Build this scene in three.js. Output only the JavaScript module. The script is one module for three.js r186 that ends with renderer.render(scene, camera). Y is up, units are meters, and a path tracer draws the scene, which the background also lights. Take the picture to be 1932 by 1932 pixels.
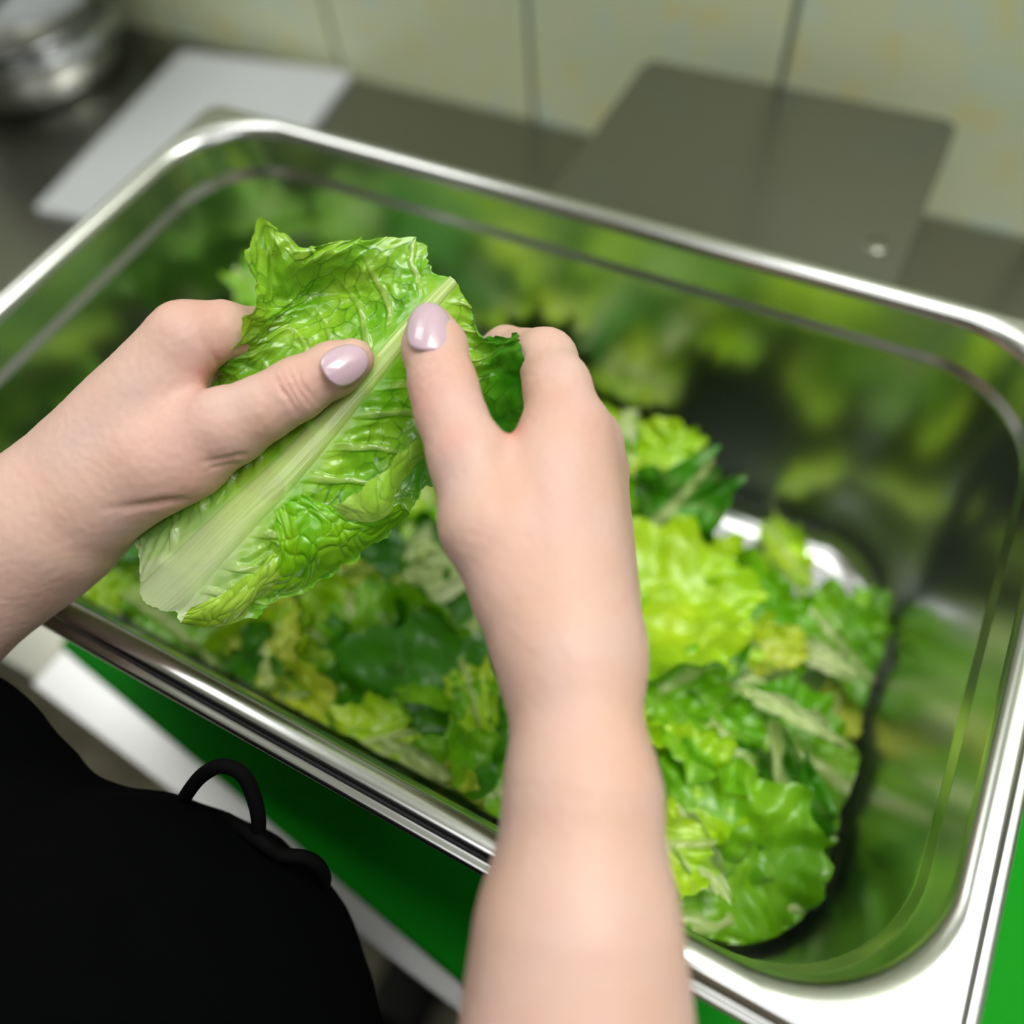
import * as THREE from 'three';
import { RectAreaLightUniformsLib } from 'three/addons/lights/RectAreaLightUniformsLib.js';
import { RoundedBoxGeometry } from 'three/addons/geometries/RoundedBoxGeometry.js';
import { mergeGeometries, mergeVertices } from 'three/addons/utils/BufferGeometryUtils.js';
import { ImprovedNoise } from 'three/addons/math/ImprovedNoise.js';

// ---------------------------------------------------------------- camera, light, exposure
// Frame: y = 0 is the rim of the steel pan, x runs along its long side, z towards the cook. The floor lies at y = FLOOR.
const FLOOR = -1.115, TOP = -0.215, CEIL = 1.485, WALL = -0.51;
const scene = new THREE.Scene();
scene.background = new THREE.Color(0x000000);
const camera = new THREE.PerspectiveCamera(64.92, 1, 0.01, 30);
camera.rotation.order = 'YXZ';
camera.position.set(0.15967, 0.28699, 0.17928);
camera.rotation.set(-1.018587, 0.612462, -0.152619);
camera.focus = 0.292;
camera.userData.fStop = 2.5;
scene.add(camera);
const renderer = new THREE.WebGLRenderer({ antialias: true });
renderer.toneMapping = THREE.LinearToneMapping;
renderer.toneMappingExposure = 0.5;
renderer.shadowMap.enabled = true;
RectAreaLightUniformsLib.init();
// ceiling panels: [x, z, width along x, depth along z, intensity]
const PANELS = [[0.62, -0.18, 1.15, 0.56, 17], [0.3, 0.9, 1.15, 0.56, 3], [-1.35, -0.18, 1.15, 0.56, 7]];

// ---------------------------------------------------------------- helpers
const noise = new ImprovedNoise();
function rng(seed) { let s = seed >>> 0; return () => { s = (s + 0x6D2B79F5) | 0; let t = Math.imul(s ^ (s >>> 15), 1 | s); t = (t + Math.imul(t ^ (t >>> 7), 61 | t)) ^ t; return ((t ^ (t >>> 14)) >>> 0) / 4294967296; }; }
const clamp = (x, a, b) => Math.min(b, Math.max(a, x));
const mix = (a, b, t) => a + (b - a) * t;
const smooth = (a, b, x) => { const t = clamp((x - a) / (b - a), 0, 1); return t * t * (3 - 2 * t); };
const V = (a) => new THREE.Vector3(a[0], a[1], a[2]);
const lin = (r, g, b) => { const c = new THREE.Color().setRGB(r / 255, g / 255, b / 255, THREE.SRGBColorSpace); return [c.r, c.g, c.b]; };
const lerp3 = (a, b, t) => [mix(a[0], b[0], t), mix(a[1], b[1], t), mix(a[2], b[2], t)];
const used = {};
const numbered = (n) => { used[n] = (used[n] ?? -1) + 1; return used[n] ? `${n}_${String(used[n]).padStart(3, '0')}` : n; };
function part(name, geo, mat, parent, pos, label) {
  const m = new THREE.Mesh(geo, mat); m.name = name; m.castShadow = m.receiveShadow = true;
  if (pos) m.position.set(...pos);
  if (label) m.userData.label = label;
  parent.add(m); return m;
}
function tag(o, label, category, group) { o.userData.label = label; o.userData.category = category; if (group) o.userData.group = group; return o; }
function thing(name, label, category, pos = [0, 0, 0], turn = 0, group) {
  const o = new THREE.Group(); o.name = numbered(name); o.position.set(...pos); o.rotation.y = turn; scene.add(o);
  return tag(o, label, category, group);
}
function one(name, geo, mat, label, category, group) { const m = part(numbered(name), geo, mat, scene); return tag(m, label, category, group); }
function struct(name, geo, mat, pos) { const m = part(name, geo, mat, scene, pos); m.userData.kind = 'structure'; m.userData.label = name.replace(/_/g, ' ') + ' of the kitchen'; m.userData.category = name.split('_')[0]; return m; }
const std = (o) => new THREE.MeshStandardMaterial(o);
const phys = (o) => new THREE.MeshPhysicalMaterial(o);
function dataTex(w, h, fn, srgb) {
  const d = new Uint8Array(w * h * 4);
  for (let y = 0; y < h; y++) for (let x = 0; x < w; x++) { const c = fn(x, y), i = (y * w + x) * 4; d[i] = c[0]; d[i + 1] = c[1]; d[i + 2] = c[2]; d[i + 3] = 255; }
  const t = new THREE.DataTexture(d, w, h); t.magFilter = THREE.LinearFilter; t.minFilter = THREE.LinearMipmapLinearFilter; t.generateMipmaps = true;
  t.wrapS = t.wrapT = THREE.RepeatWrapping; if (srgb) t.colorSpace = THREE.SRGBColorSpace; t.needsUpdate = true; return t;
}
function fbm(x, y, z, o = 4) { let s = 0, a = 1, n = 0; for (let i = 0; i < o; i++) { s += a * noise.noise(x, y, z); n += a; a *= 0.5; x = x * 2.03 + 7.1; y = y * 2.03 + 3.7; z = z * 2.03 + 1.3; } return s / n; }

// ---------------------------------------------------------------- materials
const rStain = rng(5);
const smudge = dataTex(256, 256, (x, y) => { const n = fbm(x / 64 * 1.0, y / 64 * 1.0, 0.5, 5); const v = clamp(128 + n * 170, 0, 255); return [v, v, v]; });
smudge.repeat.set(6, 6);
const brush = dataTex(256, 256, (x, y) => { const n = fbm(x / 90, y * 0.9, 2.5, 3); const v = clamp(128 + n * 120, 0, 255); return [v, v, v]; });
const M = {
  pan: phys({ color: new THREE.Color().setRGB(0.58, 0.59, 0.6), metalness: 1, roughness: 0.24 }),
    worktop: phys({ color: new THREE.Color().setRGB(0.27, 0.27, 0.235), metalness: 1, roughness: 0.3 }),  // steel with the dark reflections of its surroundings put into the base colour
  platform: phys({ color: new THREE.Color().setRGB(0.3, 0.3, 0.28), metalness: 1, roughness: 0.24 }),
  polished: phys({ color: new THREE.Color().setRGB(0.58, 0.59, 0.6), metalness: 1, roughness: 0.11 }),
  sheet: phys({ color: new THREE.Color().setRGB(0.58, 0.59, 0.6), metalness: 1, roughness: 0.36 }),
  greenBoard: phys({ color: new THREE.Color().setRGB(0.0, 0.3, 0.004), roughness: 0.6, specularIntensity: 0.25 }),
  greyBoard: std({ color: new THREE.Color().setRGB(0.5, 0.52, 0.55), roughness: 0.6 }),
  wallPaint: std({ color: 0xd8d8cf, roughness: 0.9 }),
  ceiling: std({ color: 0xe8e8e4, roughness: 0.95 }),
  grout: std({ color: 0x7f877f, roughness: 0.95 }),
  cloth: phys({ color: new THREE.Color().setRGB(0.0012, 0.0014, 0.0018), roughness: 0.95, specularIntensity: 0.07 }),
  cord: phys({ color: new THREE.Color().setRGB(0.0012, 0.0012, 0.0015), roughness: 0.8, specularIntensity: 0.15 }),
  shoe: std({ color: 0x0b0b0b, roughness: 0.5 }),
  lampFrame: std({ color: 0xeeeeee, roughness: 0.6 }),
  lampGlow: std({ color: 0xffffff, emissive: 0xffffff, emissiveIntensity: 4 }),
};

// ---------------------------------------------------------------- the room
{
  const X0 = -2.6, X1 = 2.4, Z1 = 2.9, t = 0.12;
  const floorMap = dataTex(512, 512, (x, y) => {
    const n = fbm(x / 60, y / 60, 3.3, 4), s = noise.noise(x / 4.1, y / 4.1, 9.2);
    const b = 150 + n * 60; const k = s > 0.42 ? -70 : s < -0.45 ? 30 : 0;
    return [clamp(b + k, 0, 255), clamp(b - 6 + k * 1.1, 0, 255), clamp(b - 24 + k * 1.1, 0, 255)];
  }, true);
  floorMap.repeat.set(8, 8);
  const fl = struct('floor', new THREE.BoxGeometry(X1 - X0, t, Z1 - WALL + 2 * t), std({ map: floorMap, roughness: 0.6 }), [(X0 + X1) / 2, FLOOR - t / 2, (Z1 + WALL) / 2]);
  struct('ceiling', new THREE.BoxGeometry(X1 - X0, t, Z1 - WALL + 2 * t), M.ceiling, [(X0 + X1) / 2, CEIL + t / 2, (Z1 + WALL) / 2]);
  const H = CEIL - FLOOR;
  struct('wall_left', new THREE.BoxGeometry(t, H, Z1 - WALL), M.wallPaint, [X0 - t / 2, FLOOR + H / 2, (Z1 + WALL) / 2]);
  struct('wall_right', new THREE.BoxGeometry(t, H, Z1 - WALL), M.wallPaint, [X1 + t / 2, FLOOR + H / 2, (Z1 + WALL) / 2]);
  struct('wall_front', new THREE.BoxGeometry(X1 - X0, H, t), M.wallPaint, [(X0 + X1) / 2, FLOOR + H / 2, Z1 + t / 2]);
  const wb = struct('wall_back', new THREE.BoxGeometry(X1 - X0, H, t), M.grout, [(X0 + X1) / 2, FLOOR + H / 2, WALL - t / 2 - 0.0035]);
  // glazed tiles, one mesh each
  const pw = 0.2445, ph = 0.33;
  const mats = [0, 1, 2, 3].map((k) => {
    const map = dataTex(128, 160, (x, y) => {
      const a = fbm(x / 34 + k * 9.1, y / 34, k * 3.7 + 0.4, 4), b = fbm(x / 18 + 4.3, y / 18 + k * 5.5, 8.8, 3);
      const base = [222, 230, 194], cool = [214, 229, 212], warm = [228, 226, 172];
      let c = lerp3(base, cool, smooth(0.0, 0.35, a)); c = lerp3(c, warm, smooth(0.12, 0.42, b) * 0.8);
      return c.map((v) => clamp(v, 0, 255));
    }, true);
    return phys({ map, roughness: 0.22, clearcoat: 0.3, clearcoatRoughness: 0.15 });
  });
  const tileGeo = new RoundedBoxGeometry(pw - 0.006, ph - 0.006, 0.008, 2, 0.0025);
  const r = rng(11);
  for (let j = -3; j < 6; j++) for (let i = -8; i < 8; i++) {
    const x = -0.2225 + (i + 0.5) * pw, y = -0.225 + (j + 0.5) * ph;
    if (x < X0 + 0.1 || x > X1 - 0.1 || y < FLOOR + 0.12 || y > CEIL - 0.16) continue;
    const tl = part('tile', tileGeo, mats[Math.floor(r() * 4)], wb, [x - wb.position.x, y - wb.position.y, WALL - 0.004 - wb.position.z]);
    if (r() > 0.5) tl.rotation.z = Math.PI;
  }
  for (const [x, z, w, d, I] of PANELS) {
    const p = thing('ceiling_light', 'white rectangular ceiling light panel', 'ceiling light', [x, CEIL, z], 0, 'ceiling light panels');
    part('frame', new THREE.BoxGeometry(w + 0.04, 0.03, d + 0.04), M.lampFrame, p, [0, -0.015, 0]);
    part('diffuser', new THREE.BoxGeometry(w, 0.004, d), M.lampGlow, p, [0, -0.032, 0]);
    const l = new THREE.RectAreaLight(0xfffdf8, I, w, d); l.name = 'panel_light'; l.position.set(0, -0.036, 0); l.rotation.x = -Math.PI / 2; p.add(l);
  }
}

// ---------------------------------------------------------------- worktop, boards, sheet
{
  const w = thing('steel_worktop', 'long brushed steel worktop running along the tiled wall', 'worktop', [0, FLOOR, 0]);
  const y = TOP - FLOOR;
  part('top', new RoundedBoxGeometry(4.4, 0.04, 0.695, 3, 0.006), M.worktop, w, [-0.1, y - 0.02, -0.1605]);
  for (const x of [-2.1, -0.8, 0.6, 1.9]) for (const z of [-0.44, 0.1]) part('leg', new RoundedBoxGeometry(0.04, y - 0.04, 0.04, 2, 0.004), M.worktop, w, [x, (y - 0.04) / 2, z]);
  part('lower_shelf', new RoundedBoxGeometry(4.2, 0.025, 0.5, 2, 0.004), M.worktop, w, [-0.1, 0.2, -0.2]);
  // thin steel sheet under the board, reaching over the front edge
  const a = [-0.2508,-0.213,0.1865], b = [0.1032,-0.213,0.2154];
  const dir = V(b).sub(V(a)); const turn = Math.atan2(-dir.z, dir.x);
  const sh = thing('steel_sheet', 'bright thin steel sheet lying along the worktop edge under the green board', 'metal sheet', [a[0], TOP, a[2]], turn);
  part('plate', new RoundedBoxGeometry(0.72, 0.003, 0.3, 2, 0.0012), M.sheet, sh, [0.36, 0.0015, -0.15]);
}
{
  const a = [-0.2459,-0.2,0.1576], b = [0.1012,-0.2,0.2033];
  const dir = V(b).sub(V(a)); const turn = Math.atan2(-dir.z, dir.x);
  const g = thing('green_cutting_board', 'green plastic cutting board under the deep steel pan', 'cutting board', [a[0], TOP + 0.003, a[2]], turn);
  part('slab', new RoundedBoxGeometry(0.62, 0.012, 0.4, 4, 0.004), M.greenBoard, g, [0.31, 0.006, -0.2]);
}
{
  const a = [-0.6646,-0.209,-0.4699], b = [-0.6221,-0.209,-0.1847];
  const dir = V(b).sub(V(a)); const len = dir.length(); const turn = Math.atan2(dir.x, dir.z);
  const g = thing('grey_board', 'light grey rectangular board lying flat between bowl and pan', 'board', [a[0], TOP, a[2]], turn - 0.0);
  const s = new THREE.Shape(); const w = 0.222, r = 0.006;
  s.moveTo(r, 0); s.lineTo(w - r, 0); s.quadraticCurveTo(w, 0, w, r); s.lineTo(w, len - r); s.quadraticCurveTo(w, len, w - r, len); s.lineTo(r, len); s.quadraticCurveTo(0, len, 0, len - r); s.lineTo(0, r); s.quadraticCurveTo(0, 0, r, 0);
  const geo = new THREE.ExtrudeGeometry(s, { depth: 0.005, bevelEnabled: true, bevelSize: 0.0008, bevelThickness: 0.0008, bevelSegments: 2 });
  geo.rotateX(Math.PI / 2); geo.translate(0, 0.0062, 0);
  part('slab', geo, M.greyBoard, g);
}
{ // flat topped steel box behind the pan
  const y = -105;
  const c = [[-0.0859,-0.105,-0.4649], [0.1664,-0.105,-0.4695], [-0.0813,-0.105,-0.2951], [0.1714,-0.105,-0.2973]];
  const x0 = (c[0][0] + c[2][0]) / 2, x1 = (c[1][0] + c[3][0]) / 2, z0 = (c[0][2] + c[1][2]) / 2, z1 = (c[2][2] + c[3][2]) / 2 + 0.035;
  const g = thing('steel_box', 'dark grey steel box with flat round cornered top behind the pan', 'box', [(x0 + x1) / 2, TOP, (z0 + z1) / 2]);
  const w = x1 - x0, d = z1 - z0, h = -0.105 - TOP;
  const s = new THREE.Shape(); const r = 0.011, hw = w / 2 - 0.001, hd = d / 2 - 0.001;
  s.moveTo(-hw + r, -hd); s.lineTo(hw - r, -hd); s.absarc(hw - r, -hd + r, r, -Math.PI / 2, 0); s.lineTo(hw, hd - r); s.absarc(hw - r, hd - r, r, 0, Math.PI / 2); s.lineTo(-hw + r, hd); s.absarc(-hw + r, hd - r, r, Math.PI / 2, Math.PI); s.lineTo(-hw, -hd + r); s.absarc(-hw + r, -hd + r, r, Math.PI, Math.PI * 1.5);
  const top = new THREE.ExtrudeGeometry(s, { depth: 0.01, bevelEnabled: true, bevelSize: 0.001, bevelThickness: 0.001, bevelSegments: 3, curveSegments: 8 });
  top.rotateX(-Math.PI / 2); top.translate(0, h - 0.011, 0);
  part('top_plate', top, M.platform, g);
  part('body', new RoundedBoxGeometry(w * 0.86, h - 0.012, d * 0.86, 4, 0.008), M.platform, g, [0, (h - 0.012) / 2, 0]);
  const kx = [0.1486,-0.105,-0.3119];
  const knob = new THREE.SphereGeometry(0.0085, 20, 12); knob.scale(1, 0.25, 1);
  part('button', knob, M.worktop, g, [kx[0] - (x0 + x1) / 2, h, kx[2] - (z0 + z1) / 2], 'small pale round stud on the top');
}
{ // polished bowls
  const g = thing('steel_bowl', 'shiny polished steel bowl on a ringed foot near the tiled wall', 'bowl', [-0.818, TOP, -0.385]);
  const lathe = (pts) => new THREE.LatheGeometry(new THREE.SplineCurve(pts.map((p) => new THREE.Vector2(p[0], p[1]))).getPoints(60), 72);
  part('foot', lathe([[0.0, 0.002], [0.085, 0.002], [0.1, 0.008], [0.112, 0.03], [0.116, 0.052], [0.113, 0.058], [0.1, 0.06]]), M.polished, g);
  part('shell', lathe([[0.1, 0.058], [0.12, 0.075], [0.137, 0.105], [0.142, 0.14], [0.136, 0.175], [0.13, 0.19], [0.133, 0.195], [0.128, 0.196], [0.124, 0.188], [0.13, 0.15], [0.125, 0.105], [0.1, 0.075], [0, 0.066]]), M.polished, g);
}

// ---------------------------------------------------------------- the deep steel pan
const PW = 0.265, PD = 0.1625;
function loop(inset, y, r, n = 14) {
  const hx = PW - inset, hz = PD - inset, out = [];
  for (const [sx, sz, a0] of [[1, 1, 0], [-1, 1, 1], [-1, -1, 2], [1, -1, 3]]) for (let i = 0; i <= n; i++) {
    const a = (a0 + i / n) * Math.PI / 2;
    out.push([sx * (hx - r) + r * Math.cos(a), y, sz * (hz - r) + r * Math.sin(a)]);
  }
  return out;
}
function skin(loops, closeEnd) {
  const n = loops[0].length, pos = [], idx = [];
  for (const l of loops) for (const p of l) pos.push(...p);
  for (let k = 0; k + 1 < loops.length; k++) for (let i = 0; i < n; i++) { const a = k * n + i, b = k * n + (i + 1) % n, c = a + n, d = b + n; idx.push(a, b, d, a, d, c); }
  if (closeEnd) { const k = (loops.length - 1) * n, c = pos.length / 3; let y = loops[loops.length - 1][0][1]; pos.push(0, y, 0); for (let i = 0; i < n; i++) idx.push(k + i, k + (i + 1) % n, c); }
  const g = new THREE.BufferGeometry(); g.setAttribute('position', new THREE.Float32BufferAttribute(pos, 3)); g.setIndex(idx);
  g.setAttribute('uv', new THREE.Float32BufferAttribute(pos.length / 3 * 2, 2));
  for (let i = 0; i < pos.length / 3; i++) g.attributes.uv.setXY(i, pos[3 * i] + pos[3 * i + 1] * 0.4, pos[3 * i + 2] + pos[3 * i + 1] * 0.6);
  g.computeVertexNormals(); return g;
}
const PANB = -0.1988;
{
  const g = thing('steel_pan', 'deep rectangular stainless steel pan holding the torn lettuce', 'pan', [0, PANB - 0.0012, 0]);
  const off = (l) => l.map(([i, y, r]) => loop(i, y - PANB + 0.0012, r));
  const wall = [[0.0155, -0.006, 0.054], [0.0165, -0.02, 0.055], [0.0169, -0.0252, 0.055], [0.01705, -0.0256, 0.055], [0.01725, -0.026, 0.055], [0.0187, -0.0297, 0.055], [0.0189, -0.0301, 0.055], [0.019, -0.0306, 0.055], [0.0192, -0.034, 0.055], [0.0202, -0.06, 0.055], [0.0222, -0.11, 0.055], [0.0242, -0.16, 0.054], [0.0252, -0.176, 0.053], [0.0285, -0.185, 0.051], [0.0325, -0.1925, 0.047], [0.039, -0.197, 0.041], [0.047, -0.1984, 0.033], [0.06, -0.1986, 0.02]];
  part('basin', skin(off(wall), true), M.pan, g);
  part('outer_shell', skin(off(wall.map(([i, y, r]) => [i - 0.0011, Math.max(y - 0.0006, PANB - 0.0012), r + 0.001])), true), M.pan, g);
  const rim = [[0.001, -0.0115, 0.011], [0.0003, -0.0112, 0.0115], [0, -0.0105, 0.012], [0.0, -0.0065, 0.012], [0.0006, -0.0054, 0.012], [0.0016, -0.005, 0.011], [0.0034, -0.005, 0.0105], [0.0042, -0.0047, 0.0105], [0.0046, -0.004, 0.0105], [0.0048, -0.0022, 0.0105], [0.0054, -0.001, 0.0105], [0.0066, -0.0002, 0.0115], [0.0078, 0.0, 0.02], [0.0092, 0.0, 0.048], [0.0112, -0.0003, 0.0505], [0.0132, -0.0013, 0.0525], [0.0146, -0.003, 0.0535], [0.0155, -0.006, 0.054]];
  part('rim', skin(off(rim)), M.pan, g);
}

// ---------------------------------------------------------------- held lettuce leaf
function catmull(p0, p1, p2, p3, t) { return 0.5 * (2 * p1 + (p2 - p0) * t + (2 * p0 - 5 * p1 + 4 * p2 - p3) * t * t + (3 * p1 - p0 - 3 * p2 + p3) * t * t * t); }
function sheetFrom(ctrl, nu, nv) { // tensor product Catmull-Rom surface through a grid of points
  const R = ctrl.length, Cn = ctrl[0].length, P = [];
  const at = (r, c) => ctrl[clamp(r, 0, R - 1)][clamp(c, 0, Cn - 1)];
  for (let i = 0; i <= nu; i++) for (let j = 0; j <= nv; j++) {
    const fu = i / nu * (R - 1), fv = j / nv * (Cn - 1), r = Math.min(R - 2, Math.floor(fu)), c = Math.min(Cn - 2, Math.floor(fv)), tu = fu - r, tv = fv - c;
    const o = [0, 0, 0];
    for (let k = 0; k < 3; k++) { const q = []; for (let a = -1; a <= 2; a++) q.push(catmull(at(r + a, c - 1)[k], at(r + a, c)[k], at(r + a, c + 1)[k], at(r + a, c + 2)[k], tv)); o[k] = catmull(q[0], q[1], q[2], q[3], tu); }
    P.push(o);
  }
  return P;
}
function hash2(i, j, s) { let h = Math.imul(i, 374761393) ^ Math.imul(j, 668265263) ^ Math.imul(s, 2246822519); h = Math.imul(h ^ (h >>> 13), 1274126177); return ((h ^ (h >>> 16)) >>> 0) / 4294967296; }
function cells(x, y, s) { // distance to nearest and second nearest scattered point
  const ix = Math.floor(x), iy = Math.floor(y); let a = 9, b = 9;
  for (let i = -1; i <= 1; i++) for (let j = -1; j <= 1; j++) { const px = ix + i + hash2(ix + i, iy + j, s), py = iy + j + hash2(ix + i, iy + j, s + 17); const d = Math.hypot(px - x, py - y); if (d < a) { b = a; a = d; } else if (d < b) b = d; }
  return [a, b];
}
function gridIndex(nu, nv) { const idx = []; for (let i = 0; i < nu; i++) for (let j = 0; j < nv; j++) { const a = i * (nv + 1) + j, b = a + 1, c = a + nv + 1, d = c + 1; idx.push(a, b, d, a, d, c); } return idx; }
function gridGeo(P, nu, nv, cols) {
  const g = new THREE.BufferGeometry(); g.setAttribute('position', new THREE.Float32BufferAttribute(P.flat(), 3)); if (cols) g.setAttribute('color', new THREE.Float32BufferAttribute(cols.flat(), 3));
  const uv = []; for (let i = 0; i <= nu; i++) for (let j = 0; j <= nv; j++) uv.push(i / nu, j / nv); g.setAttribute('uv', new THREE.Float32BufferAttribute(uv, 2));
  g.setIndex(gridIndex(nu, nv)); g.computeVertexNormals(); return g;
}
const sub3 = (a, b) => [a[0] - b[0], a[1] - b[1], a[2] - b[2]];
const LEAF = [
  [[-0.0572,0.0339,0.1207], [-0.0511,0.0312,0.1264], [-0.0464,0.0288,0.1327], [-0.0429,0.0277,0.137], [-0.0397,0.0277,0.1394], [-0.0348,0.0271,0.1395], [-0.0295,0.0269,0.1385], [-0.026,0.026,0.1378], [-0.0234,0.0259,0.1385], [-0.0216,0.026,0.1393], [-0.0199,0.0263,0.14]],
  [[-0.0655,0.0348,0.1108], [-0.058,0.0361,0.1122], [-0.0493,0.0369,0.1138], [-0.0407,0.0378,0.1155], [-0.0328,0.0375,0.1174], [-0.025,0.0361,0.1194], [-0.0175,0.0335,0.1216], [-0.0109,0.0298,0.1243], [-0.0058,0.0271,0.1262], [-0.0021,0.0263,0.1273], [0.0005,0.0261,0.1282]],
  [[-0.0593,0.0442,0.0878], [-0.0518,0.0454,0.0894], [-0.0434,0.047,0.0921], [-0.0346,0.0472,0.0948], [-0.0258,0.0461,0.0977], [-0.0166,0.0437,0.1006], [-0.0078,0.0392,0.1035], [0.0004,0.0338,0.1061], [0.0075,0.03,0.1086], [0.0117,0.0292,0.1095], [0.015,0.03,0.1103]],
  [[-0.0493,0.0587,0.0661], [-0.0451,0.0584,0.0683], [-0.0378,0.0578,0.0714], [-0.0282,0.0561,0.075], [-0.0175,0.0538,0.079], [-0.0078,0.0511,0.0821], [0.0011,0.0459,0.0839], [0.0103,0.0377,0.0867], [0.0177,0.0335,0.0898], [0.0224,0.0321,0.0917], [0.0262,0.0334,0.0933]],
  [[-0.046,0.0685,0.0583], [-0.0418,0.0676,0.057], [-0.034,0.0663,0.0565], [-0.0232,0.0645,0.0571], [-0.0123,0.0618,0.0594], [-0.0007,0.0582,0.0631], [0.0086,0.0532,0.0641], [0.0173,0.0448,0.0654], [0.0261,0.039,0.0683], [0.0323,0.0377,0.0712], [0.0372,0.0382,0.0738]],
  [[-0.0425,0.0771,0.0573], [-0.038,0.0758,0.0521], [-0.031,0.073,0.0434], [-0.021,0.0699,0.0402], [-0.0081,0.0677,0.0424], [0.0052,0.065,0.0477], [0.014,0.0593,0.0482], [0.0214,0.0521,0.0482], [0.029,0.0447,0.0503], [0.0362,0.0436,0.0546], [0.0413,0.0434,0.0583]],
  [[-0.0294,0.0921,0.0488], [-0.031,0.0826,0.0429], [-0.0283,0.0765,0.03], [-0.0177,0.0741,0.0272], [-0.004,0.073,0.0292], [0.0107,0.0712,0.0339], [0.0187,0.065,0.0336], [0.0262,0.057,0.0326], [0.0361,0.0519,0.0334], [0.0468,0.0498,0.0348], [0.0599,0.0531,0.0377]],
  [[-0.0352,0.1041,0.0359], [-0.0318,0.0852,0.0338], [-0.026,0.0799,0.0193], [-0.0148,0.0779,0.0154], [-0,0.0773,0.0153], [0.015,0.0764,0.0206], [0.0218,0.0704,0.0208], [0.0294,0.0633,0.0203], [0.0402,0.0607,0.0201], [0.0521,0.0617,0.0213], [0.0665,0.065,0.0258]],
  [[-0.0359,0.1079,0.0218], [-0.0275,0.0976,0.0247], [-0.0177,0.0944,0.0173], [-0.0086,0.0877,0.0078], [0.0046,0.0824,0.0044], [0.0187,0.08,0.0086], [0.0245,0.0751,0.0095], [0.03,0.0695,0.0098], [0.0385,0.0669,0.0114], [0.0484,0.0722,0.0125], [0.0592,0.0787,0.013]],
  [[-0.0254,0.098,0.0225], [-0.0181,0.0977,0.0133], [-0.0094,0.0942,0.0002], [0.0012,0.0889,-0.0085], [0.014,0.0835,-0.0043], [0.0221,0.0832,-0.0025], [0.0245,0.0812,-0.0024], [0.0272,0.0773,-0.0014], [0.0305,0.0734,0.0016], [0.0404,0.0717,0.0098], [0.0532,0.0815,0.0117]],
];
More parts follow.
